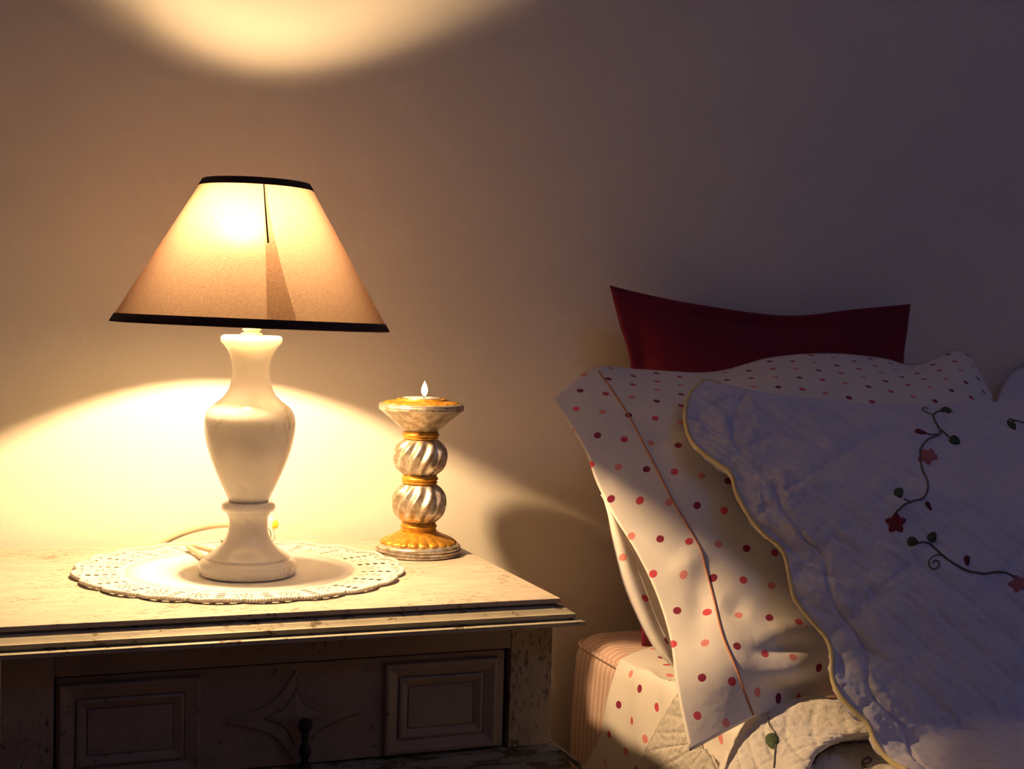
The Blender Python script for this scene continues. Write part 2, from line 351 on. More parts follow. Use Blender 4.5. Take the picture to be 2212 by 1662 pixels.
pp = [(.0004, -.0858), (.003, -.0862), (.0052, -.0885), (.0058, -.0915), (.0050, -.0948), (.0032, -.0968), (.0026, -.0990), (.0034, -.1005), (.0030, -.1020), (.0024, -.1045), (.0030, -.1070), (.0046, -.1095), (.0054, -.1125), (.0046, -.1155), (.0030, -.1180), (.0026, -.1200), (.0040, -.1225), (.0052, -.1260), (.0048, -.1300), (.0030, -.1335), (.0008, -.1350)]
pl.lathe([(r, z) for r, z in pp][::-1], (PX, PY, Z0), 20); pl.build('drawer_pull', M['iron'], dr)
# waist ledge and the body beneath
prof = [(-.01, -.1280), (.010, -.1292), (.0125, -.1300), (.0130, -.1345), (.0165, -.1350), (.030, -.1352), (.040, -.1375), (.0420, -.1390), (.0425, -.1430), (.047, -.1436), (.058, -.1440), (.060, -.1455), (.060, -.1560), (.055, -.1575), (-.01, -.1575)]
V = []; F = []
for o_, z_ in prof: V += [(XL - .004, YF - o_, Z0 + z_), (XR + .005, YF - o_, Z0 + z_)]
for k in range(len(prof) - 1): F.append((k * 2, k * 2 + 1, k * 2 + 3, k * 2 + 2))
F.append(tuple(k * 2 for k in range(len(prof)))[::-1]); F.append(tuple(k * 2 + 1 for k in range(len(prof)))); F.append((0, 1, len(prof) * 2 - 1, len(prof) * 2 - 2))
mesh_obj('waist_moulding', V, F, M['ledge'], NS, False)
MB().box(XL - .004, XR + .005, YF + .012, -.004, Z0 - .1575, Z0 - .1288, .0008).build('shelf_board', M['ledge'], NS, False)
MB().box(XR + .0045, XR + .0065, YF - .058, -.006, Z0 - .1335, Z0 - .1288).build('edge_strip', M['mould'], NS, False)
MB().box(XL, XR, YF - .045, -.004, .05, Z0 - .1575, .001).build('lower_body', M['body'], NS, False)
for x in (XL + .03, XR - .03):
    for y in (YF - .02, -.04): MB().lathe([(.016, 0), (.022, .012), (.020, .03), (.014, .042), (.02, .05)], (x, y, 0), 20).build('foot', M['body'], NS)

# ------------------------------------------------------------------ doily
DC = (-.2420, -.1640); DR = .148; NSC = 20
DO = empty('doily', (DC[0], DC[1], Z0), 'round white linen doily with scalloped crochet lace edge under the lamp', 'doily')
def scal(a): return abs(math.cos(a * NSC / 2)) ** .55
V = []; F = []; n = 120; rs = [.0, .03, .06, .085, .104]
V.append((DC[0], DC[1], Z0 + .0013))
for r in rs[1:]:
    for i in range(n): a = 2 * PI * i / n; V.append((DC[0] + r * math.cos(a), DC[1] + r * math.sin(a), Z0 + .0013))
for i in range(n): F.append((0, 1 + i, 1 + (i + 1) % n))
for k in range(len(rs) - 2):
    for i in range(n): j = (i + 1) % n; F.append((1 + k * n + i, 1 + (k + 1) * n + i, 1 + (k + 1) * n + j, 1 + k * n + j))
for i in range(n): a = 2 * PI * i / n; V.append((DC[0] + .104 * math.cos(a), DC[1] + .104 * math.sin(a), Z0 + .0001))
m0 = 1 + 3 * n
for i in range(n): j = (i + 1) % n; F.append((m0 + i, m0 + n + i, m0 + n + j, m0 + j))
mesh_obj('linen_centre', V, F, M['linen'], DO)
na, nr_ = 960, 30; V = []; F = []
def lace_r(k, a): t = k / nr_; return .1035 + (DR - .1035 - .006 + .006 * scal(a)) * t
for k in range(nr_ + 1):
    for i in range(na):
        a = 2 * PI * i / na; r = lace_r(k, a); t = k / nr_
        z = Z0 + .0014 + .0012 * t * (.5 + .5 * math.sin(a * NSC + 1)) + .0006 * noise.noise(Vector((r * 60 * math.cos(a), r * 60 * math.sin(a), 0)))
        V.append((DC[0] + r * math.cos(a), DC[1] + r * math.sin(a), z))
per = na // NSC
for k in range(nr_):
    for i in range(na):
        q = (i % per) / per - .5; t = (k + .5) / nr_; hole = False
        ex, ey = q * 2.1, (t - .42) * 2.0; rho = math.hypot(ex, ey)
        if .30 < rho < .52 and math.sin(math.atan2(ey, ex) * 9) > .25: hole = True
        if .08 < rho < .16: hole = True
        if abs(q) > .40 and .12 < t < .78 and (k % 5) < 3: hole = True
        if t > .86 and (i % 12) < 6 and k < nr_ - 2: hole = True
        if hole: continue
        j = (i + 1) % na; F.append((k * na + i, (k + 1) * na + i, (k + 1) * na + j, k * na + j))
lc = mesh_obj('lace_border', V, F, M['lace'], DO); md = lc.modifiers.new('s', 'SOLIDIFY'); md.thickness = .0009
rp = MB()
for ph in (0, PI):
    pts = []
    for i in range(1400):
        a = 2 * PI * i / 1400; r = lace_r(nr_, a) + .0003; w_ = a * 180 + ph
        rr = r + .0011 * math.cos(w_); pts.append((DC[0] + rr * math.cos(a), DC[1] + rr * math.sin(a), Z0 + .0024 + .0009 * math.sin(w_) + .0012 * (.5 + .5 * math.sin(a * NSC + 1))))
    rp.tube(pts + [pts[0]], .0011, 5)
rp.build('rope_edging', M['lace'], DO)

# ------------------------------------------------------------------ table lamp
LX, LY = -.2405, -.1885; LZ = Z0 + .0018
LP = empty('table_lamp', (LX, LY, LZ), 'lit marble table lamp with a brown cloth cone shade, on the white doily', 'lamp')
s_ = 4.155e-4
def zz(y): return (1250 - y) * s_
base = [(.030, 0), (.0410, .0004), (.0425, .0018), (.0436, .0045), (.0440, .0075), (.0433, .0105), (.0415, .0130), (.0400, .0140), (.0380, .0143), (.0374, .0150), (.0376, .0158), (.0368, .0168), (.0345, .0185), (.0300, .0213), (.0258, .0248), (.0224, .0288), (.0198, .0335), (.0182, .0385), (.0174, .0440), (.0173, .0485), (.0180, .0530), (.0196, .0560), (.0206, .0570), (.0226, .0578), (.0240, .0595), (.0243, .0618), (.0234, .0640), (.0215, .0654), (.0185, .0660), (.0172, .0660)]
MB().lathe(base, (LX, LY, LZ), 96).build('pedestal', M['marble'], LP)
vase = [(.0165, .0660), (.0175, .0662), (.0185, .0690), (.0210, .0745), (.0243, .0812), (.0278, .0890), (.0312, .0970), (.0345, .1055), (.0372, .1140), (.0392, .1225), (.0402, .1300), (.0405, .1360), (.0401, .1410), (.0390, .1452), (.0372, .1486), (.0345, .1518), (.0310, .1545), (.0272, .1575), (.0235, .1610), (.0205, .1655), (.0184, .1705), (.0172, .1765), (.0167, .1825), (.0168, .1880), (.0176, .1930), (.0193, .1985), (.0218, .2035), (.0245, .2072), (.0263, .2090), (.0272, .2105), (.0274, .2125), (.0268, .2145), (.0255, .2156), (.0235, .2160), (.0080, .2160)]
MB().lathe(vase, (LX, LY, LZ), 96).build('vase_body', M['marble'], LP)
MB().lathe([(.0095, .2160), (.0098, .2172), (.0088, .2180), (.0070, .2182), (.0070, .2200), (.0082, .2204), (.0084, .2250), (.0078, .2258), (.0065, .2262), (.0065, .2300), (.0085, .2310), (.0088, .2330), (.0088, .2600), (.0078, .2620)], (LX, LY, LZ), 40).build('socket', M['brass'], LP)
BX, BY, BZ = LX - .010, LY - .007, Z0 + .3112
MB().lathe([(.0070, .2615), (.0068, .2700), (.0060, .2740)], (LX, LY, LZ), 40).build('bulb_collar', M['brass'], LP)
MB().tube([(LX, LY, LZ + .270), (BX, BY, BZ - .006)], .0016, 8).build('bulb_stem', M['brass'], LP)
bl = [(max(.0003, .0105 * math.cos(q)), .0105 * math.sin(q)) for q in np.linspace(-PI / 2, math.radians(42), 13)]
MB().lathe(bl, (BX, BY, BZ), 28).build('bulb', M['bulb'], LP)
MB().lathe([(.0080, .0068), (.0082, .0074), (.0070, .0092), (.0045, .0106), (.0020, .0112), (.0004, .0114)], (BX, BY, BZ), 28).build('uplight_blocker', M['brass'], LP)  # unseen cap, added to cut the light the bulb throws upward
# shade: cone leaning a touch to the right
SZ0, SZ1, SR0, SR1 = .2260, .3530, .1225, .0478
TL = Matrix.Translation(Vector((LX + .0010, LY, Z0 + .29))) @ Matrix.Rotation(math.radians(.9), 4, 'Y') @ Matrix.Translation(Vector((0, 0, -.29)))
def cone_pt(t, a, dr=0.0): r = SR0 + (SR1 - SR0) * t + dr; return TL @ Vector((r * math.cos(a), r * math.sin(a), SZ0 + (SZ1 - SZ0) * t))
def band(name, t0, t1, mat, dr=0.0, thick=0, a0=0, a1=2 * PI, n=160, m=24, parent=LP, afun=None):
    V = []; F = []; full = (a1 - a0) > 6.28; nn = n if full else n + 1
    for k in range(m + 1):
        t = t0 + (t1 - t0) * k / m
        for i in range(nn):
            f = i / n; a = a0 + (a1 - a0) * f
            if afun: a = afun(t, f)
            V.append(cone_pt(t, a, dr))
    for k in range(m):
        for i in range(nn if full else nn - 1): j = (i + 1) % nn; F.append((k * nn + i, k * nn + j, (k + 1) * nn + j, (k + 1) * nn + i))
    o = mesh_obj(name, V, F, mat, parent)
    if thick: q = o.modifiers.new('s', 'SOLIDIFY'); q.thickness = thick; q.offset = 0
    return o
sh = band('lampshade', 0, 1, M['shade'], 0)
band('bottom_trim', -.004, .052, M['trim'], .0002, .0012, m=3, parent=sh); band('top_trim', .966, 1.012, M['trim'], .0002, .0012, m=3, parent=sh)
AC = math.atan2(CAM[1] - LY, CAM[0] - LX)       # side of the shade that carries the seam
def seamf(t, f): w_ = .010 + .092 * (1 - t); return AC + .115 + .10 * (1 - t) * .1 + (f - .12) * w_ * 2.2
band('seam', .05, .968, M['seam'], -.0012, 0, 0, 1, 10, 24, sh, seamf)
band('seam_line', .56, .968, M['trim'], .0004, .0005, 0, 1, 1, 16, sh, lambda t, f: AC + .118 + .017 * (f - .5) + .05 * (.968 - t))
wr = MB()
for a in (.3, .3 + 2 * PI / 3, .3 + 4 * PI / 3):
    p = cone_pt(.985, a); wr.tube([p, (p + Vector((BX, BY, BZ + .022))) / 2 + Vector((0, 0, -.002)), (BX + .009 * math.cos(a), BY + .009 * math.sin(a), BZ + .021)], .0009, 6)
ring = [(BX + .010 * math.cos(q * PI / 12), BY + .010 * math.sin(q * PI / 12), BZ + .020) for q in range(25)]; wr.tube(ring, .0009, 6); wr.build('shade_carrier', M['brass'], LP)
# cord: off the back of the foot, looping, then up over the table edge
cp = [at_z(470, 1212, .004), at_z(440, 1206, .005), at_z(423, 1192, .006), at_z(407, 1182, .007), at_z(420, 1180, .008), at_z(450, 1188, .008), at_z(485, 1200, .006)]
MB().tube(spl(cp, 50), .0026, 10).build('cord_loop', M['cord'], LP)
cp = [at_y(300, 1260, .019), at_y(325, 1205, .018), at_y(345, 1178, .017), at_y(390, 1154, .012), at_y(440, 1140, .0), at_y(492, 1134, -.03), at_y(530, 1140, -.06), at_y(545, 1175, -.10), at_y(545, 1205, -.14)]
MB().tube(spl(cp, 60), .0031, 10, 1.25).build('cord', M['cord'], LP)

# ------------------------------------------------------------------ little trinket behind the foot
tc_ = at_z(586, 1177, 0); tz = Z0 + .0048
TR = empty('trinket', (tc_[0], tc_[1], tz), 'tiny white trinket with a yellow bead, half hidden behind the lamp foot', 'trinket')
MB().lathe([(.0045, 0), (.0055, .001), (.0052, .006), (.004, .010), (.0048, .014), (.0055, .018), (.0045, .0225), (.0015, .0245)], (tc_[0] - .0015, tc_[1], tz), 24).build('body', M['porcelain'], TR)
MB().lathe([(.0005, -.0045), (.003, -.0035), (.0038, 0), (.003, .0035), (.0005, .0045)], (tc_[0] + .0028, tc_[1] - .003, tz + .0165), 20).build('bead', M['yellow'], TR)
hk = [(tc_[0] - .006 + .004 * math.cos(q), tc_[1] - .007, tz + .007 + .006 * math.sin(q)) for q in np.linspace(PI * .6, -PI * .35, 12)]
MB().tube(hk, .0004, 6).build('hook', M['iron'], TR)

# ------------------------------------------------------------------ candle holder
HX, HY = -.0550, -.1100; HC = (HX, HY, Z0 + .0001); h_ = 4.654e-4
CH = empty('candle_holder', HC, 'silver and gold candle holder with two twisted globes, right of the lamp', 'candle holder')
MB().lathe([(.036, 0), (.0410, .0002), (.0424, .0010), (.0428, .0024), (.0410, .0034), (.0426, .0044), (.0430, .0056), (.0412, .0066), (.0426, .0076), (.0426, .0090), (.0412, .0106), (.0395, .0114), (.020, .0180)], HC, 96).build('foot', M['silver'], CH)
def petal(r, z, a, k, n=22, amp=.0012, r0=.018, r1=.040):
    t = max(0, min(1, (r - r0) / (r1 - r0))); c = abs(math.cos(a * n / 2)); rr = r
    if t > .8: rr = r - .0035 * (1 - c ** .6) * (t - .8) / .2
    return rr, z + amp * t * (c - .5)
MB().lathe([(.0388, .0112), (.0384, .0128), (.0365, .0145), (.033, .0165), (.029, .0183), (.025, .0200), (.0215, .0218), (.0190, .0236)], HC, 220, petal).build('petal_dome', M['gold'], CH)
def rg(name, z0, h, r, mat):
    q = h / 3; MB().lathe([(r - .003, z0), (r, z0 + .2 * q), (r + .0008, z0 + .7 * q), (r - .0006, z0 + 1.1 * q), (r + .0012, z0 + 1.5 * q), (r + .0012, z0 + 2.0 * q), (r - .0006, z0 + 2.3 * q), (r + .0004, z0 + 2.7 * q), (r - .003, z0 + 3 * q)], HC, 64).build(name, mat, CH)
rg('gold_ring', .0232, .0092, .0172, M['gold'])
def globe(z0, z1, rm, tw):
    pr = []; zc = (z0 + z1) / 2; hh = (z1 - z0) / 2
    for i in range(33):
        q = -1 + 2 * i / 32; pr.append((rm * math.sqrt(max(0, 1 - (q * .80) ** 2)), zc + q * hh))
    def f(r, z, a, k):
        q = (z - zc) / hh; A_ = .0020 * (1 - abs(q) ** 4); ph = 12 * (a + tw * q + .10 * q ** 3); s = math.cos(ph)
        return r + A_ * (s if s > 0 else s * .8) - .0004, z
    MB().lathe(pr, HC, 224, f).build('fluted_globe', M['silver'], CH)
globe(.0318, .0715, .0262, -.42); rg('gold_ring', .0708, .0096, .0172, M['gold']); globe(.0796, .1165, .0262, -.42); rg('gold_ring', .1158, .0080, .0174, M['gold'])
MB().lathe([(.0160, .1230), (.0168, .1240), (.0200, .1266), (.0260, .1318), (.0330, .1378), (.0395, .1432), (.0420, .1450), (.0426, .1462), (.0420, .1470), (.0427, .1478), (.0428, .1488), (.0420, .1494), (.0425, .1502), (.0420, .1512), (.0395, .1518), (.015, .1520)], HC, 96).build('cup', M['silver'], CH)
def petal2(r, z, a, k): return petal(r, z, a, k, 20, -.0010, .022, .040)
MB().lathe([(.0400, .1512), (.0392, .1522), (.0355, .1532), (.0300, .1540), (.0262, .1546), (.0250, .1552), (.0248, .1562), (.0240, .1568), (.0215, .1568), (.0210, .1560), (.0205, .1540)], HC, 200, petal2, False).build('petal_top', M['gold'], CH)
TC = (HX, HY, Z0 + .1540)
TE = empty('tealight_candle', TC, 'lit white tealight with a small flame, on top of the candle holder', 'candle')
MB().lathe([(.0188, 0), (.0194, .0005), (.0194, .0038), (.0190, .0038), (.0186, .0030)], TC, 64, None, False).build('tin_cup', M['tin'], TE)
MB().lathe([(.0186, .0005), (.0187, .0032), (.0180, .0035), (.010, .0031), (.002, .0033), (.0003, .0033)], TC, 64).build('wax', M['wax'], TE)
fx, fy = HX + .0010, HY - .004
MB().tube([(fx, fy, TC[2] + .0030), (fx + .0003, fy, TC[2] + .0055), (fx + .0013, fy, TC[2] + .0072)], .0006, 8).build('wick', M['wick'], TE)
MB().lathe([(.0004, .0050), (.0018, .0062), (.0029, .0085), (.0033, .0105), (.0031, .0128), (.0024, .0152), (.0014, .0175), (.0005, .0195), (.0001, .0205)], (fx + .0005, fy, TC[2]), 20).build('flame', M['flame'], TE)

# ------------------------------------------------------------------ bed
BD = empty('bed_frame', (1.0, -.98, 0), 'low bed frame carrying the striped mattress right of the nightstand', 'bed')
MB().box(.20, 1.80, -1.96, .0, .17, .2898, .01).build('slatted_base', M['floor'], BD, False)
for x in (.26, 1.74):
    for y in (-.08, -1.88): MB().box(x - .03, x + .03, y - .03, y + .03, 0, .171, .003).build('leg', M['floor'], BD, False)
# mattress: rounded box, corner nearest the wall a little slack
def mattress():
    import bmesh
    x0, x1, y0, y1, z0, z1 = .158, 1.80, -1.96, .005, .29, Z0 - .115
    n = 40; V = []; F = []; prof = []
    for i in range(9): q = PI / 2 * i / 8; prof.append((-.030 * math.sin(q) + .030, z0 + .030 - .030 * math.cos(q)))
    prof = [(.030 * (1 - math.sin(q)), z0 + .030 * (1 - math.cos(q))) for q in np.linspace(0, PI / 2, 7)]
    prof += [(-.004 * math.sin(PI * t), z0 + .03 + (z1 - z0 - .055) * t) for t in np.linspace(.08, .92, 10)]
    prof += [(.025 * (1 - math.cos(q)), z1 - .025 * (1 - math.sin(q))) for q in np.linspace(0, PI / 2, 8)]
    def ringp(ins):
        R = .045; P = []
        for (cx, cy, a0) in ((x1 - R, y1 - R, 0), (x0 + R, y1 - R, PI / 2), (x0 + R, y0 + R, PI), (x1 - R, y0 + R, 1.5 * PI)):
            for k in range(9): a = a0 + PI / 2 * k / 8; P.append((cx + (R - ins) * math.cos(a), cy + (R - ins) * math.sin(a)))
        return P
    for ins, z in prof: V += [(x, y, z) for x, y in ringp(ins)]
    m = 36
    for k in range(len(prof) - 1):
        for i in range(m): j = (i + 1) % m; F.append((k * m + i, k * m + j, (k + 1) * m + j, (k + 1) * m + i))
    F.append(tuple(range(m))[::-1]); F.append(tuple((len(prof) - 1) * m + i for i in range(m)))
    o = mesh_obj('mattress', V, F, M['stripe'])
    pp = MB()
    for zz_ in (z1 - .010, z0 + .02): P = [(x, y, zz_) for x, y in ringp(-.001 if zz_ < .4 else .004)]; pp.tube(P + [P[0]], .0028, 8)
    pp.build('piping', M['stripe'], o); return o
MT = tag(mattress(), 'mattress in a pink and cream striped cover beside the nightstand', 'mattress')

def slope_uv(A, ref, a, b, org):   # lattice coordinates from x and arc length down the cloth
    x = A[:, :, 0]; d = np.linalg.norm(np.diff(A[:, :, 1:], axis=0), axis=2); s = np.concatenate([np.zeros((1, A.shape[1])), np.cumsum(d, axis=0)])
    sp = (A[:, :, 1] - PP[1]) * -.694 + (A[:, :, 2] - PP[2]) * -.72; s = s - s[ref:ref + 1] + sp[ref:ref + 1]
    Mi = np.linalg.inv(np.array([[a[0], b[0]], [a[1], b[1]]])); q = np.stack([x - org[0], s - org[1]], -1) @ Mi.T; q[..., 0] *= 1.07; return q + .5
def ps(px, py, bb=.03): p = at_p(px, py, bb); return np.array([p[0], (p[1] - PP[1]) * -.694 + (p[2] - PP[2]) * -.72])
o0 = ps(1406, 997); va = (ps(1581, 1047) - o0) / 3; vb = (ps(1383, 1126) - ps(1406, 997)) / 2
LAr, LBr = np.linalg.norm(va), np.linalg.norm(vb)
print('LATTICE', va, vb, LAr, LBr)

# red cushion against the wall
def cushion(name, G, bulge, mat, nr=50, nc=60, rim=.10, parent=None, back=1.0):
    A = surf(G, nr, nc); u = np.linspace(0, 1, nc)[None, :]; v = np.linspace(0, 1, nr)[:, None]
    def prof(t): e = np.clip((np.minimum(t, 1 - t) - rim) / (.5 - rim), 0, 1); return (1 - (1 - e) ** 2.2)
    h = prof(u) * prof(v); h = h ** .7 * bulge + .002 * (np.minimum(np.minimum(u, 1 - u), np.minimum(v, 1 - v)) > .012)
    N = normals(A); return A + N * h[..., None], A - N * (h * back)[..., None]
RX = [1318, 1400, 1520, 1700, 1850, 1967]
rows = [([(1317, 617), (1400, 637), (1520, 660), (1700, 682), (1850, 668), (1967, 657)], -.014),
        ([(1338, 700), (1420, 710), (1530, 725), (1700, 745), (1850, 735), (1960, 715)], -.020),
        ([(1362, 790), (1430, 800), (1540, 820), (1700, 835), (1850, 830), (1952, 785)], -.028),
        ([(1375, 1000), (1440, 1000), (1540, 1010), (1700, 1010), (1850, 1000), (1950, 970)], -.048),
        ([(1380, 1210), (1440, 1210), (1540, 1210), (1700, 1200), (1850, 1190), (1950, 1170)], -.074),
        ([(1386, 1398), (1440, 1395), (1540, 1385), (1700, 1375), (1850, 1370), (1965, 1360)], -.092)]
G = [[at_y(x, y, Y) for x, y in r] for r, Y in rows]
A, B = cushion('c', G, .028, None, 60, 70, .10, back=.9)
A[:, :, 2] = np.maximum(A[:, :, 2], Z0 - .1140); B[:, :, 2] = np.maximum(B[:, :, 2], Z0 - .1142)
RC = closed('red_cushion', A, B, M['red']); tag(RC, 'plain dark red square cushion leaning on the wall behind the dotted pillow', 'cushion')

# polka-dot pillow
pcols = [
 [(1192, 862), (1232, 922), (1266, 980), (1287, 1040), (1322, 1110), (1372, 1190), (1416, 1280), (1447, 1380), (1462, 1490), (1490, 1624)],
 [(1285, 794), (1346, 880), (1400, 980), (1450, 1080), (1500, 1165), (1522, 1225), (1540, 1290), (1560, 1375), (1590, 1450), (1628, 1552)],
 [(1390, 798), (1440, 870), (1490, 970), (1530, 1070), (1575, 1165), (1610, 1240), (1635, 1315), (1655, 1400), (1680, 1460), (1715, 1528)],
 [(1540, 803), (1560, 870), (1600, 970), (1645, 1080), (1690, 1170), (1725, 1250), (1750, 1325), (1775, 1400), (1785, 1455), (1810, 1500)],
 [(1665, 772), (1690, 840), (1730, 950), (1780, 1070), (1820, 1170), (1850, 1250), (1880, 1330), (1900, 1400), (1910, 1455), (1920, 1500)],
 [(1790, 763), (1810, 835), (1850, 950), (1890, 1070), (1930, 1170), (1960, 1250), (1985, 1330), (2000, 1400), (2010, 1455), (2020, 1500)],
 [(1905, 773), (1915, 840), (1940, 950), (1980, 1070), (2020, 1170), (2050, 1250), (2075, 1330), (2090, 1400), (2100, 1455), (2110, 1500)],
 [(1978, 788), (1985, 845), (2000, 950), (2040, 1070), (2080, 1170), (2110, 1250), (2140, 1330), (2160, 1400), (2170, 1455), (2180, 1500)],
 [(2078, 757), (2080, 838), (2100, 950), (2120, 1070), (2150, 1170), (2180, 1250), (2210, 1330), (2230, 1400), (2240, 1455), (2250, 1500)],
 [(2142, 850), (2150, 890), (2160, 960), (2180, 1070), (2210, 1170), (2240, 1250), (2270, 1330), (2290, 1400), (2300, 1455), (2310, 1500)]]
pb = [
 [-.012, .000, .002, .004, .004, .006, .008, .014, .026, .034],
 [-.030, .004, .018, .024, .022, .024, .024, .032, .036, .026],
 [-.056, .004, .026, .032, .030, .034, .036, .038, .034, .010],
 [-.060, .004, .030, .036, .038, .038, .042, .040, .028, -.006],
 [-.062, .004, .030, .036, .038, .038, .040, .036, .022, -.014],
 [-.062, .004, .030, .036, .038, .038, .040, .036, .022, -.014],
 [-.075, .004, .030, .036, .038, .038, .040, .036, .022, -.014],
 [-.070, .002, .028, .036, .038, .038, .040, .036, .022, -.014],
 [-.060, -.004, .020, .030, .034, .034, .034, .030, .020, -.014],
 [-.030, -.008, .006, .010, .014, .014, .014, .010, .004, -.014]]
G = [[at_p(*pcols[c][r], pb[c][r]) for c in range(10)] for r in range(10)]
NR, NC = 150, 170
A = surf(G, NR, NC)
# soft folds
N = normals(A); X = A[:, :, 0]; Zs = A[:, :, 2]
fold = np.zeros((NR, NC))
def crease(p, q, wd, dp):
    global fold
    p = ps(*p); q = ps(*q); d = q - p; L = np.linalg.norm(d); d /= L; s = (A[:, :, 1] - PP[1]) * -.694 + (A[:, :, 2] - PP[2]) * -.72
    rx, ry = A[:, :, 0] - p[0], s - p[1]; t = (rx * d[0] + ry * d[1]) / L; e = rx * -d[1] + ry * d[0]
    fold = fold + dp * np.exp(-(e / wd) ** 2) * np.clip(1.15 - np.abs(t - .5) * 2.3, 0, 1)
for c in (((1560, 1150), (1440, 1250), .012, .0035), ((1530, 1200), (1500, 1420), .012, -.004), ((1620, 1380), (1760, 1370), .010, .004), ((1600, 1420), (1780, 1400), .007, -.004), ((1610, 1470), (1800, 1450), .008, .0045),
          ((1600, 1500), (1790, 1480), .006, -.004), ((1640, 1140), (1720, 1190), .012, -.004), ((1400, 940), (1480, 930), .014, -.003), ((1410, 1300), (1450, 1500), .010, .004), ((1350, 960), (1280, 1060), .010, -.0035), ((1560, 1300), (1620, 1330), .012, -.003)): crease(*c)
edge = np.minimum(np.minimum(np.linspace(0, 1, NC)[None, :], 1 - np.linspace(0, 1, NC)[None, :]) * 12, 1) * np.minimum(np.minimum(np.linspace(0, 1, NR)[:, None], 1 - np.linspace(0, 1, NR)[:, None]) * 12, 1)
for i in range(NR):
    for j in range(NC): fold[i, j] += .0016 * noise.noise(Vector((A[i, j, 0] * 22, A[i, j, 2] * 22, 3.1)))
A = A + N * (fold * edge)[..., None]
u = np.linspace(0, 1, NC)[None, :]; v = np.linspace(0, 1, NR)[:, None]
hb = (np.clip(np.minimum((u - .115) * 5, (1 - u) * 4), 0, 1) * np.clip(np.minimum(v * 5, (1 - v) * 5), 0, 1)) ** .6
Bk = A - N * .0012 - (np.array([0, -.72, .694]) * 1.0) * (hb * .045)[..., None]
uvp = slope_uv(A, NR // 3, va, vb, o0)
DP = closed('dotted_pillow', A, Bk, M['dots'], None, uvp); tag(DP, 'big white pillow with red and pink polka dots, open end towards the nightstand', 'pillow')
jh = int(round((NC - 1) / 9))
MB().tube([A[i, jh] + N[i, jh] * .0004 for i in range(2, NR - 1)], .0010, 6).build('hem_cord', M['hem'], DP)
# inside flap of the open end
ou = [(1300, 1068), (1312, 1110), (1321, 1160), (1346, 1258), (1379, 1338), (1415, 1404), (1454, 1443)]
inn = [(1302, 1068), (1335, 1118), (1362, 1178), (1384, 1240), (1417, 1330), (1446, 1394), (1462, 1444)]
G = [[at_p(*o_, -.012), at_p(*[(1 - .5) * a + .5 * b for a, b in zip(o_, i_)], -.009), at_p(*i_, -.013)] for o_, i_ in zip(ou, inn)]
F1 = surf(G, 60, 10)
Mi = np.linalg.inv(np.array([[va[0], vb[0]], [va[1], vb[1]]]))
def puv(A): s = (A[:, :, 1] - PP[1]) * -.694 + (A[:, :, 2] - PP[2]) * -.72; return np.stack([A[:, :, 0] - o0[0] + .006, s - o0[1] - .012], -1) @ Mi.T + .5
sheet('hem_facing', F1, .0012, M['dots'], DP, puv(F1))
ri = [(1310, 1066), (1345, 1118), (1390, 1178), (1430, 1240), (1455, 1330), (1475, 1394), (1485, 1444)]
G = [[at_p(*o_, -.018), at_p(*[(a + b) / 2 for a, b in zip(o_, i_)], -.026), at_p(*i_, -.028)] for o_, i_ in zip([(x - 3, y) for x, y in inn], ri)]
sheet('pillowcase_lining', surf(G, 40, 8), .0012, M['linen'], DP)

# quilted sham lying against the dotted pillow
edgeL = [(1522, 819), (1494, 845), (1481, 890), (1487, 935), (1508, 968), (1552, 1001), (1580, 1024), (1592, 1066), (1620, 1115), (1650, 1152), (1684, 1180), (1698, 1205), (1706, 1245), (1718, 1292), (1752, 1338), (1786, 1378), (1797, 1415), (1798, 1462), (1814, 1500), (1846, 1535), (1874, 1562), (1892, 1602), (1918, 1640), (1962, 1664)]
edgeL = [(x, y) for x, y in edgeL]
def lerp(a, b, t): return a + (b - a) * t
top = [(1522, 819), (1640, 846), (1760, 862), (1880, 872), (2000, 875), (2100, 874), (2160, 866), (2260, 850), (2420, 820)]
right_b = (2560, 1640)
nrow = len(edgeL); G = []
tvec = np.linspace(0, 1, 9)
for i, (ex, ey) in enumerate(edgeL):
    v = i / (nrow - 1); row = []
    for j, t in enumerate(tvec):
        rx, ry = lerp(2430, 2560, v), lerp(820, 1720, v)
        # blend: left scallops fade inside
        sx, sy = lerp(1500, 1940, v ** 1.0) + 25 * math.sin(PI * v), lerp(830, 1655, v)
        f = min(1, j / 1.6) if j else 0
        bx, by = lerp(ex, sx + (2480 - sx) * t, f) if j else ex, None
        tx = top[j][0]; ty = top[j][1]
        x = lerp(ex, lerp(2430, 2560, v), t); yy = lerp(ey, ry, t); 
        # follow the top outline
        x += (tx - lerp(edgeL[0][0], 2430, t)) * (1 - v) ** 2; yy += (ty - lerp(edgeL[0][1], 820, t)) * (1 - v) ** 2
        env = math.sin(PI * min(1, t * 1.6 + .0) * .5) ** .8
        b_ = .022 + .026 * min(1, v * 4) + .032 * v
        if j: b_ += .040 * env * math.sin(PI * min(1, v * 1.02)) ** .6 + .012 * (1 - v)
        else: b_ += .006
        if i == 0: b_ = [.028, .040, .036, .032, .028, .024, .022, .018, .014][j]
        p_ = at_p(x, yy, b_); zl = -.093 + .006 * min(j, 3)
        if p_[2] < Z0 + zl: p_ = at_z(x, yy, zl)
        row.append(p_)
    G.append(row)
SR_, SC_ = 330, 300
A = surf(G, SR_, SC_); N = normals(A);
s = (A[:, :, 1] - PP[1]) * -.694 + (A[:, :, 2] - PP[2]) * -.72; xx = A[:, :, 0]
H = np.zeros(xx.shape)
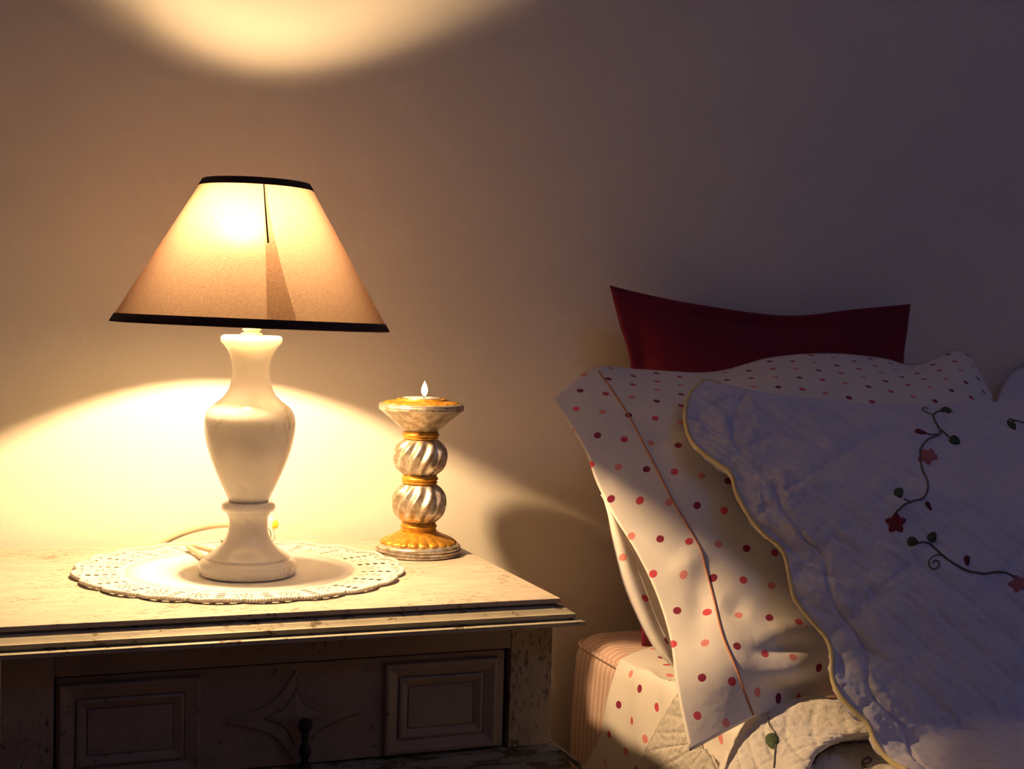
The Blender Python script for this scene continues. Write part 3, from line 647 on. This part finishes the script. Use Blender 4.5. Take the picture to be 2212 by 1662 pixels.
def qline(ang, sp, wd, dp, ph=0.0):
    c, q = math.cos(ang), math.sin(ang); e = xx * c + s * q + ph; f = np.abs((e / sp) % 1 - .5) * 2
    return -dp * np.exp(-((1 - f) * sp / 2 / wd) ** 2)
H += qline(-.52, .034, .0035, .0022) + qline(1.05, .060, .003, .0014, .01)
for i in range(SR_):
    for j in range(SC_):
        p1 = xx[i, j] * math.cos(-.52) + s[i, j] * math.sin(-.52); p2 = -xx[i, j] * math.sin(-.52) + s[i, j] * math.cos(-.52)
        n1 = noise.noise(Vector((p1 * 190, p2 * 60, 1.7))); n2 = noise.noise(Vector((p1 * 70, p2 * 45, 8.7))); n3 = noise.noise(Vector((p1 * 160, p2 * 200, 4)))
        H[i, j] += (.0015 * n1 + .0024 * n2 + .0007 * n3) * (1.7 - 1.2 * j / SC_)
ue = np.minimum(np.linspace(0, 1, SC_)[None, :] * 40, 1) * np.minimum(np.linspace(0, 1, SR_)[:, None] * 40, 1)
# seam that sets the flange off from the filled middle
jf = .105; fl = np.exp(-((np.linspace(0, 1, SC_)[None, :] - jf) / .008) ** 2) * .003 + 0 * H
A2 = A + N * ((H - fl) * ue)[..., None]
SH = sheet('quilted_sham', A2, .006, M['sham']); tag(SH, 'white quilted pillow sham with scalloped edge and embroidered vine, in front of the dotted pillow', 'pillow sham')
SH['label'] = 'white quilted pillow sham with scalloped edge and embroidered vine, over the dotted pillow'
tb = MB(); tb.tube([A2[i, 0] - N[i, 0] * .001 for i in range(SR_ - 1, -1, -2)] + [A2[0, j] - N[0, j] * .001 for j in range(2, 12, 3)], .0022, 8); tb.build('scalloped_piping', M['piping'], SH)
bv = BVHTree.FromPolygons([Vector(v) for v in A2.reshape(-1, 3)], gfaces(SR_, SC_))
def on(px, py, bv=bv):
    h = bv.ray_cast(Vector(CAM), Vector(ray(px, py)).normalized())
    if h[0] is None: return None
    n = h[1]
    if n.dot(Vector(CAM) - h[0]) < 0: n = -n
    return h[0], n
def stitched(pts, r, name, mat, parent, bv=bv):
    q = spl(np.array(pts, float), max(8, len(pts) * 7)); P = [on(x, y, bv) for x, y in q]; P = [p + n * r * .9 for p, n in [z for z in P if z]]
    if len(P) > 2: return MB().tube(P, r, 6).build(name, mat, parent)
def patch(name, outline, c, mat, parent, hgt=.0011, bv=bv):
    P = [on(x, y, bv) for x, y in outline]; C_ = on(*c, bv)
    if any(p is None for p in P) or C_ is None: return
    V = [p - n * .0006 for p, n in P] + [p + (C_[0] - p) * .22 + n * hgt for p, n in P] + [C_[0] + C_[1] * hgt * 1.4]; m = len(P)
    F = [(i, (i + 1) % m, m + (i + 1) % m, m + i) for i in range(m)] + [(m + i, m + (i + 1) % m, 2 * m) for i in range(m)]
    return mesh_obj(name, V, F, mat, parent)
def leaf(px, py, L, Wd, ang, mat=None, name='leaf', parent=None, bv=bv):
    c, q = math.cos(ang), math.sin(ang); out = []
    for k in range(16):
        a = 2 * PI * k / 16; t = math.cos(a); x = L * t; y = Wd * math.sin(a) * (1 - .35 * t) * (1 if abs(t) < .99 else 0); out.append((px + x * c - y * q, py + x * q + y * c))
    return patch(name, out, (px, py), mat or M['leafg'], parent or SH, bv=bv)
stitched([(2038, 889), (2027, 890), (2017, 897), (2019, 910), (2031, 932), (2028, 940), (2005, 950), (1990, 968), (1988, 990), (1992, 1015), (2003, 1040), (2003, 1062), (1992, 1078), (1970, 1084), (1952, 1092), (1936, 1108)], .0009, 'stem', M['vine'], SH)
stitched([(2017, 897), (2005, 893), (1993, 886), (1996, 882), (2004, 884)], .0006, 'tendril', M['vine'], SH)
stitched([(2028, 938), (2012, 940), (1998, 936)], .0007, 'stem', M['vine'], SH); stitched([(2034, 930), (2045, 940), (2055, 948)], .0007, 'stem', M['vine'], SH)
stitched([(1966, 1085), (1952, 1079)], .0007, 'stem', M['vine'], SH)
stitched([(1985, 1173), (2005, 1174), (2020, 1186), (2040, 1205), (2065, 1222), (2100, 1237), (2130, 1240), (2160, 1236), (2185, 1245), (2200, 1255)], .0009, 'stem', M['vine'], SH)
stitched([(2036, 1201), (2022, 1200), (2008, 1210), (2007, 1222), (2016, 1230), (2027, 1226), (2029, 1216), (2020, 1212), (2015, 1217)], .0006, 'tendril', M['vine'], SH)
stitched([(2212, 914), (2200, 911), (2190, 908)], .0007, 'stem', M['vine'], SH)
for a in ((2045, 888, 15, 8, .15), (2063, 952, 14, 10, .5), (1942, 1066, 13, 11, 1.1), (1972, 1171, 14, 11, .25), (2014, 1160, 13, 11, -1.0), (2186, 917, 15, 9, 1.0)): leaf(*a)
for a in ((1989, 934, 15, 5, .25), (2006, 1094, 13, 5, 1.0), (2089, 1212, 13, 7, 1.45)): leaf(*a, mat=M['budred'], name='bud')
leaf(2035, 850, 0, 0, 0) if 0 else None
def flower(px, py, R, mat, rot, sq=1.0, n=5):
    for k in range(n):
        a = rot + 2 * PI * k / n; leaf(px + R * .58 * math.cos(a), py + R * .58 * math.sin(a) * sq, R * .50, R * .40, a, mat, 'petal')
    leaf(px, py, R * .3, R * .3, 0, mat, 'flower_centre')
flower(1935, 1131, 23, M['flrred'], -PI / 2); flower(2004, 986, 22, M['flrpink'], .2, .7); flower(2200, 1262, 22, M['flrpink'], .6, .8)

# second sham, further along the bed
G = [[at_p(2148, 872, -.12), at_p(2176, 812, -.12), at_p(2212, 788, -.12), at_p(2330, 765, -.12), at_p(2500, 770, -.12), at_p(2680, 790, -.12)]]
for v in (.25, .5, .75, 1.0): G.append([at_p(lerp(x, x + 130, v), lerp(y, 1500, v), -.12 + .02 * v) for x, y in ((2148, 900), (2185, 880), (2235, 870), (2340, 860), (2500, 860), (2680, 860))])
A, B = cushion('s', G, .05, None, 50, 60, .06, back=.6)
A[:, :, 2] = np.maximum(A[:, :, 2], Z0 - .112); B[:, :, 2] = np.maximum(B[:, :, 2], Z0 - .1125)
S2 = closed('plain_sham', A, B, M['sham']); tag(S2, 'pale pillow sham whose rounded corner shows at the far right edge', 'pillow sham')

# dotted sheet over the mattress corner
XS = .150
G = [[at_z(*p, -.1115) for p in ((1425, 1392), (1470, 1404), (1530, 1430), (1600, 1470), (1680, 1530))],
     [at_z(*p, -.1115) for p in ((1352, 1419), (1400, 1436), (1450, 1462), (1540, 1500), (1640, 1570))],
     [at_x(*p, XS + .006) for p in ((1336, 1436), (1376, 1456), (1430, 1472), (1520, 1520), (1610, 1600))],
     [at_x(*p, XS) for p in ((1318, 1500), (1360, 1520), (1410, 1545), (1500, 1590), (1590, 1660))],
     [at_x(*p, XS - .002) for p in ((1300, 1562), (1345, 1590), (1400, 1620), (1485, 1670), (1570, 1740))],
     [at_x(*p, XS - .003) for p in ((1264, 1666), (1320, 1700), (1380, 1730), (1470, 1780), (1550, 1860))]]
A = surf(G, 90, 90); ys = A[:, :, 1]; d = np.linalg.norm(np.diff(A[:, :, [0, 2]], axis=0), axis=2); arc = np.concatenate([np.zeros((1, 90)), np.cumsum(d, axis=0)])
N = normals(A); wob = .0022 * np.sin(ys * 95 + arc * 20) * np.clip(arc * 10, 0, 1); A = A + N * wob[..., None]
uvs = np.stack([-ys * .70 / LAr + arc * .35 / LBr + .25, arc * .93 / LBr + ys * .3 / LAr + .32], -1)
tag(sheet('dotted_sheet', A, .0016, M['dots'], None, uvs), 'white polka dot bed sheet hanging over the corner of the striped mattress', 'sheet')

# quilt: a strip hanging at the side and a folded heap in front
QT = empty('quilt', (.4, -.7, Z0 - .11), 'white stitched quilt turned back in folds below the dotted pillow', 'quilt')
def quilted(A, sp=.026, amp=.0008, seed=0.0):
    N = normals(A); d0 = np.concatenate([np.zeros((1, A.shape[1])), np.cumsum(np.linalg.norm(np.diff(A, axis=0), axis=2), axis=0)]); d1 = np.concatenate([np.zeros((A.shape[0], 1)), np.cumsum(np.linalg.norm(np.diff(A, axis=1), axis=2), axis=1)], axis=1)
    H = np.zeros(d0.shape)
    for e in (d0 + d1, d0 - d1 * .8): f = np.abs((e / sp) % 1 - .5) * 2; H -= amp * np.exp(-((1 - f) * sp / 2 / .003) ** 2)
    for i in range(A.shape[0]):
        for j in range(A.shape[1]): p = A[i, j]; H[i, j] += 0.0007 * noise.noise(Vector((p[0] * 70, p[1] * 70, p[2] * 70 + seed))) + .0008 * noise.noise(Vector((p[0] * 220, p[1] * 220, p[2] * 220)))
    A = A + N * H[..., None]
    if seed < 4: A[:, :, 2] = np.where(A[:, :, 0] > .185, np.maximum(A[:, :, 2], Z0 - .1095), A[:, :, 2])
    return A
XQ = XS - .007
G = [[at_x(*p, XQ) for p in ((1482, 1470), (1500, 1500), (1520, 1530))], [at_x(*p, XQ) for p in ((1455, 1512), (1480, 1540), (1505, 1560))], [at_x(*p, XQ - .001) for p in ((1413, 1583), (1460, 1600), (1508, 1612))], [at_x(*p, XQ - .002) for p in ((1388, 1632), (1450, 1632), (1529, 1627))],
     [at_x(*p, XQ - .003) for p in ((1376, 1680), (1450, 1690), (1560, 1695))], [at_x(*p, XQ - .003) for p in ((1366, 1750), (1450, 1770), (1590, 1790))]]
sheet('quilt_side', quilted(surf(G, 110, 60), .030, .0007, seed=5), .003, M['quilt'], QT)
crest = [(1545, 1740), (1580, 1655), (1612, 1592), (1655, 1549), (1740, 1514), (1825, 1517), (1900, 1530), (1990, 1550), (2100, 1575)]
f1 = [(1620, 1780), (1640, 1690), (1668, 1625), (1706, 1588), (1775, 1560), (1845, 1555), (1910, 1565), (1995, 1585), (2110, 1610)]
f2 = [(1712, 1790), (1728, 1680), (1746, 1632), (1782, 1602), (1830, 1588), (1880, 1583), (1930, 1590), (2005, 1610), (2120, 1640)]
tk = [(1724, 1800), (1738, 1690), (1758, 1640), (1794, 1612), (1840, 1600), (1888, 1596), (1936, 1604), (2010, 1625), (2125, 1655)]
dc = [1.065, 1.10, 1.130, 1.150, 1.162, 1.162, 1.17, 1.20, 1.245]
def off(P, dx, dy, dz): return [p + np.array([dx, dy, dz]) for p in P]
C0 = [at_d(*p, d) for p, d in zip(crest, dc)]
G = [off(C0, .012, .050, -.040), off(C0, .006, .028, -.008), C0, [at_d(*p, d - .030) for p, d in zip(f1, dc)], [at_d(*p, d - .048) for p, d in zip(f2, dc)], [at_d(*p, d - .036) for p, d in zip(tk, dc)], off([at_d(*p, d - .030) for p, d in zip(tk, dc)], 0, .03, -.012)]
sheet('quilt_fold', quilted(surf(G, 150, 200), seed=1), .004, M['quilt'], QT)
c2 = [(1722, 1810), (1744, 1700), (1770, 1646), (1808, 1618), (1856, 1606), (1900, 1606), (1945, 1616), (2015, 1640), (2130, 1668)]
f3 = [(1790, 1880), (1800, 1780), (1830, 1710), (1870, 1680), (1910, 1668), (1955, 1668), (2000, 1678), (2060, 1700), (2170, 1730)]
f4 = [(1860, 1990), (1870, 1880), (1890, 1820), (1930, 1790), (1970, 1775), (2010, 1770), (2060, 1780), (2120, 1800), (2230, 1830)]
C2 = [at_d(*p, d - .020) for p, d in zip(c2, dc)]
G = [off(C2, .004, .022, -.020), off(C2, .002, .010, -.004), C2, [at_d(*p, d - .068) for p, d in zip(f3, dc)], [at_d(*p, d - .17) for p, d in zip(f4, dc)]]
A = quilted(surf(G, 130, 180), seed=2)
sheet('quilt_fold', A, .004, M['quilt'], QT)
b2 = BVHTree.FromPolygons([Vector(v) for v in A.reshape(-1, 3)], gfaces(130, 180))
stitched([(1860, 1648), (1868, 1652), (1876, 1650), (1882, 1643), (1876, 1638), (1864, 1644), (1862, 1654), (1872, 1660)], .0006, 'tendril', M['vine'], QT, b2)
leaf(1929, 1638, 12, 5, .25, M['leafg'], 'leaf', QT, b2)
A1 = quilted(surf([off(C0, .012, .050, -.040), off(C0, .006, .028, -.008), C0, [at_d(*p, d - .030) for p, d in zip(f1, dc)], [at_d(*p, d - .048) for p, d in zip(f2, dc)], [at_d(*p, d - .036) for p, d in zip(tk, dc)], off([at_d(*p, d - .030) for p, d in zip(tk, dc)], 0, .03, -.012)], 150, 200), seed=1)
b1 = BVHTree.FromPolygons([Vector(v) for v in A1.reshape(-1, 3)], gfaces(150, 200))
stitched([(1660, 1552), (1661, 1565), (1667, 1576), (1673, 1583), (1676, 1600), (1674, 1630), (1672, 1660)], .0006, 'stem', M['vine'], QT, b1)
leaf(1668, 1602, 20, 15, 1.45, M['leafg'], 'leaf', QT, b1)
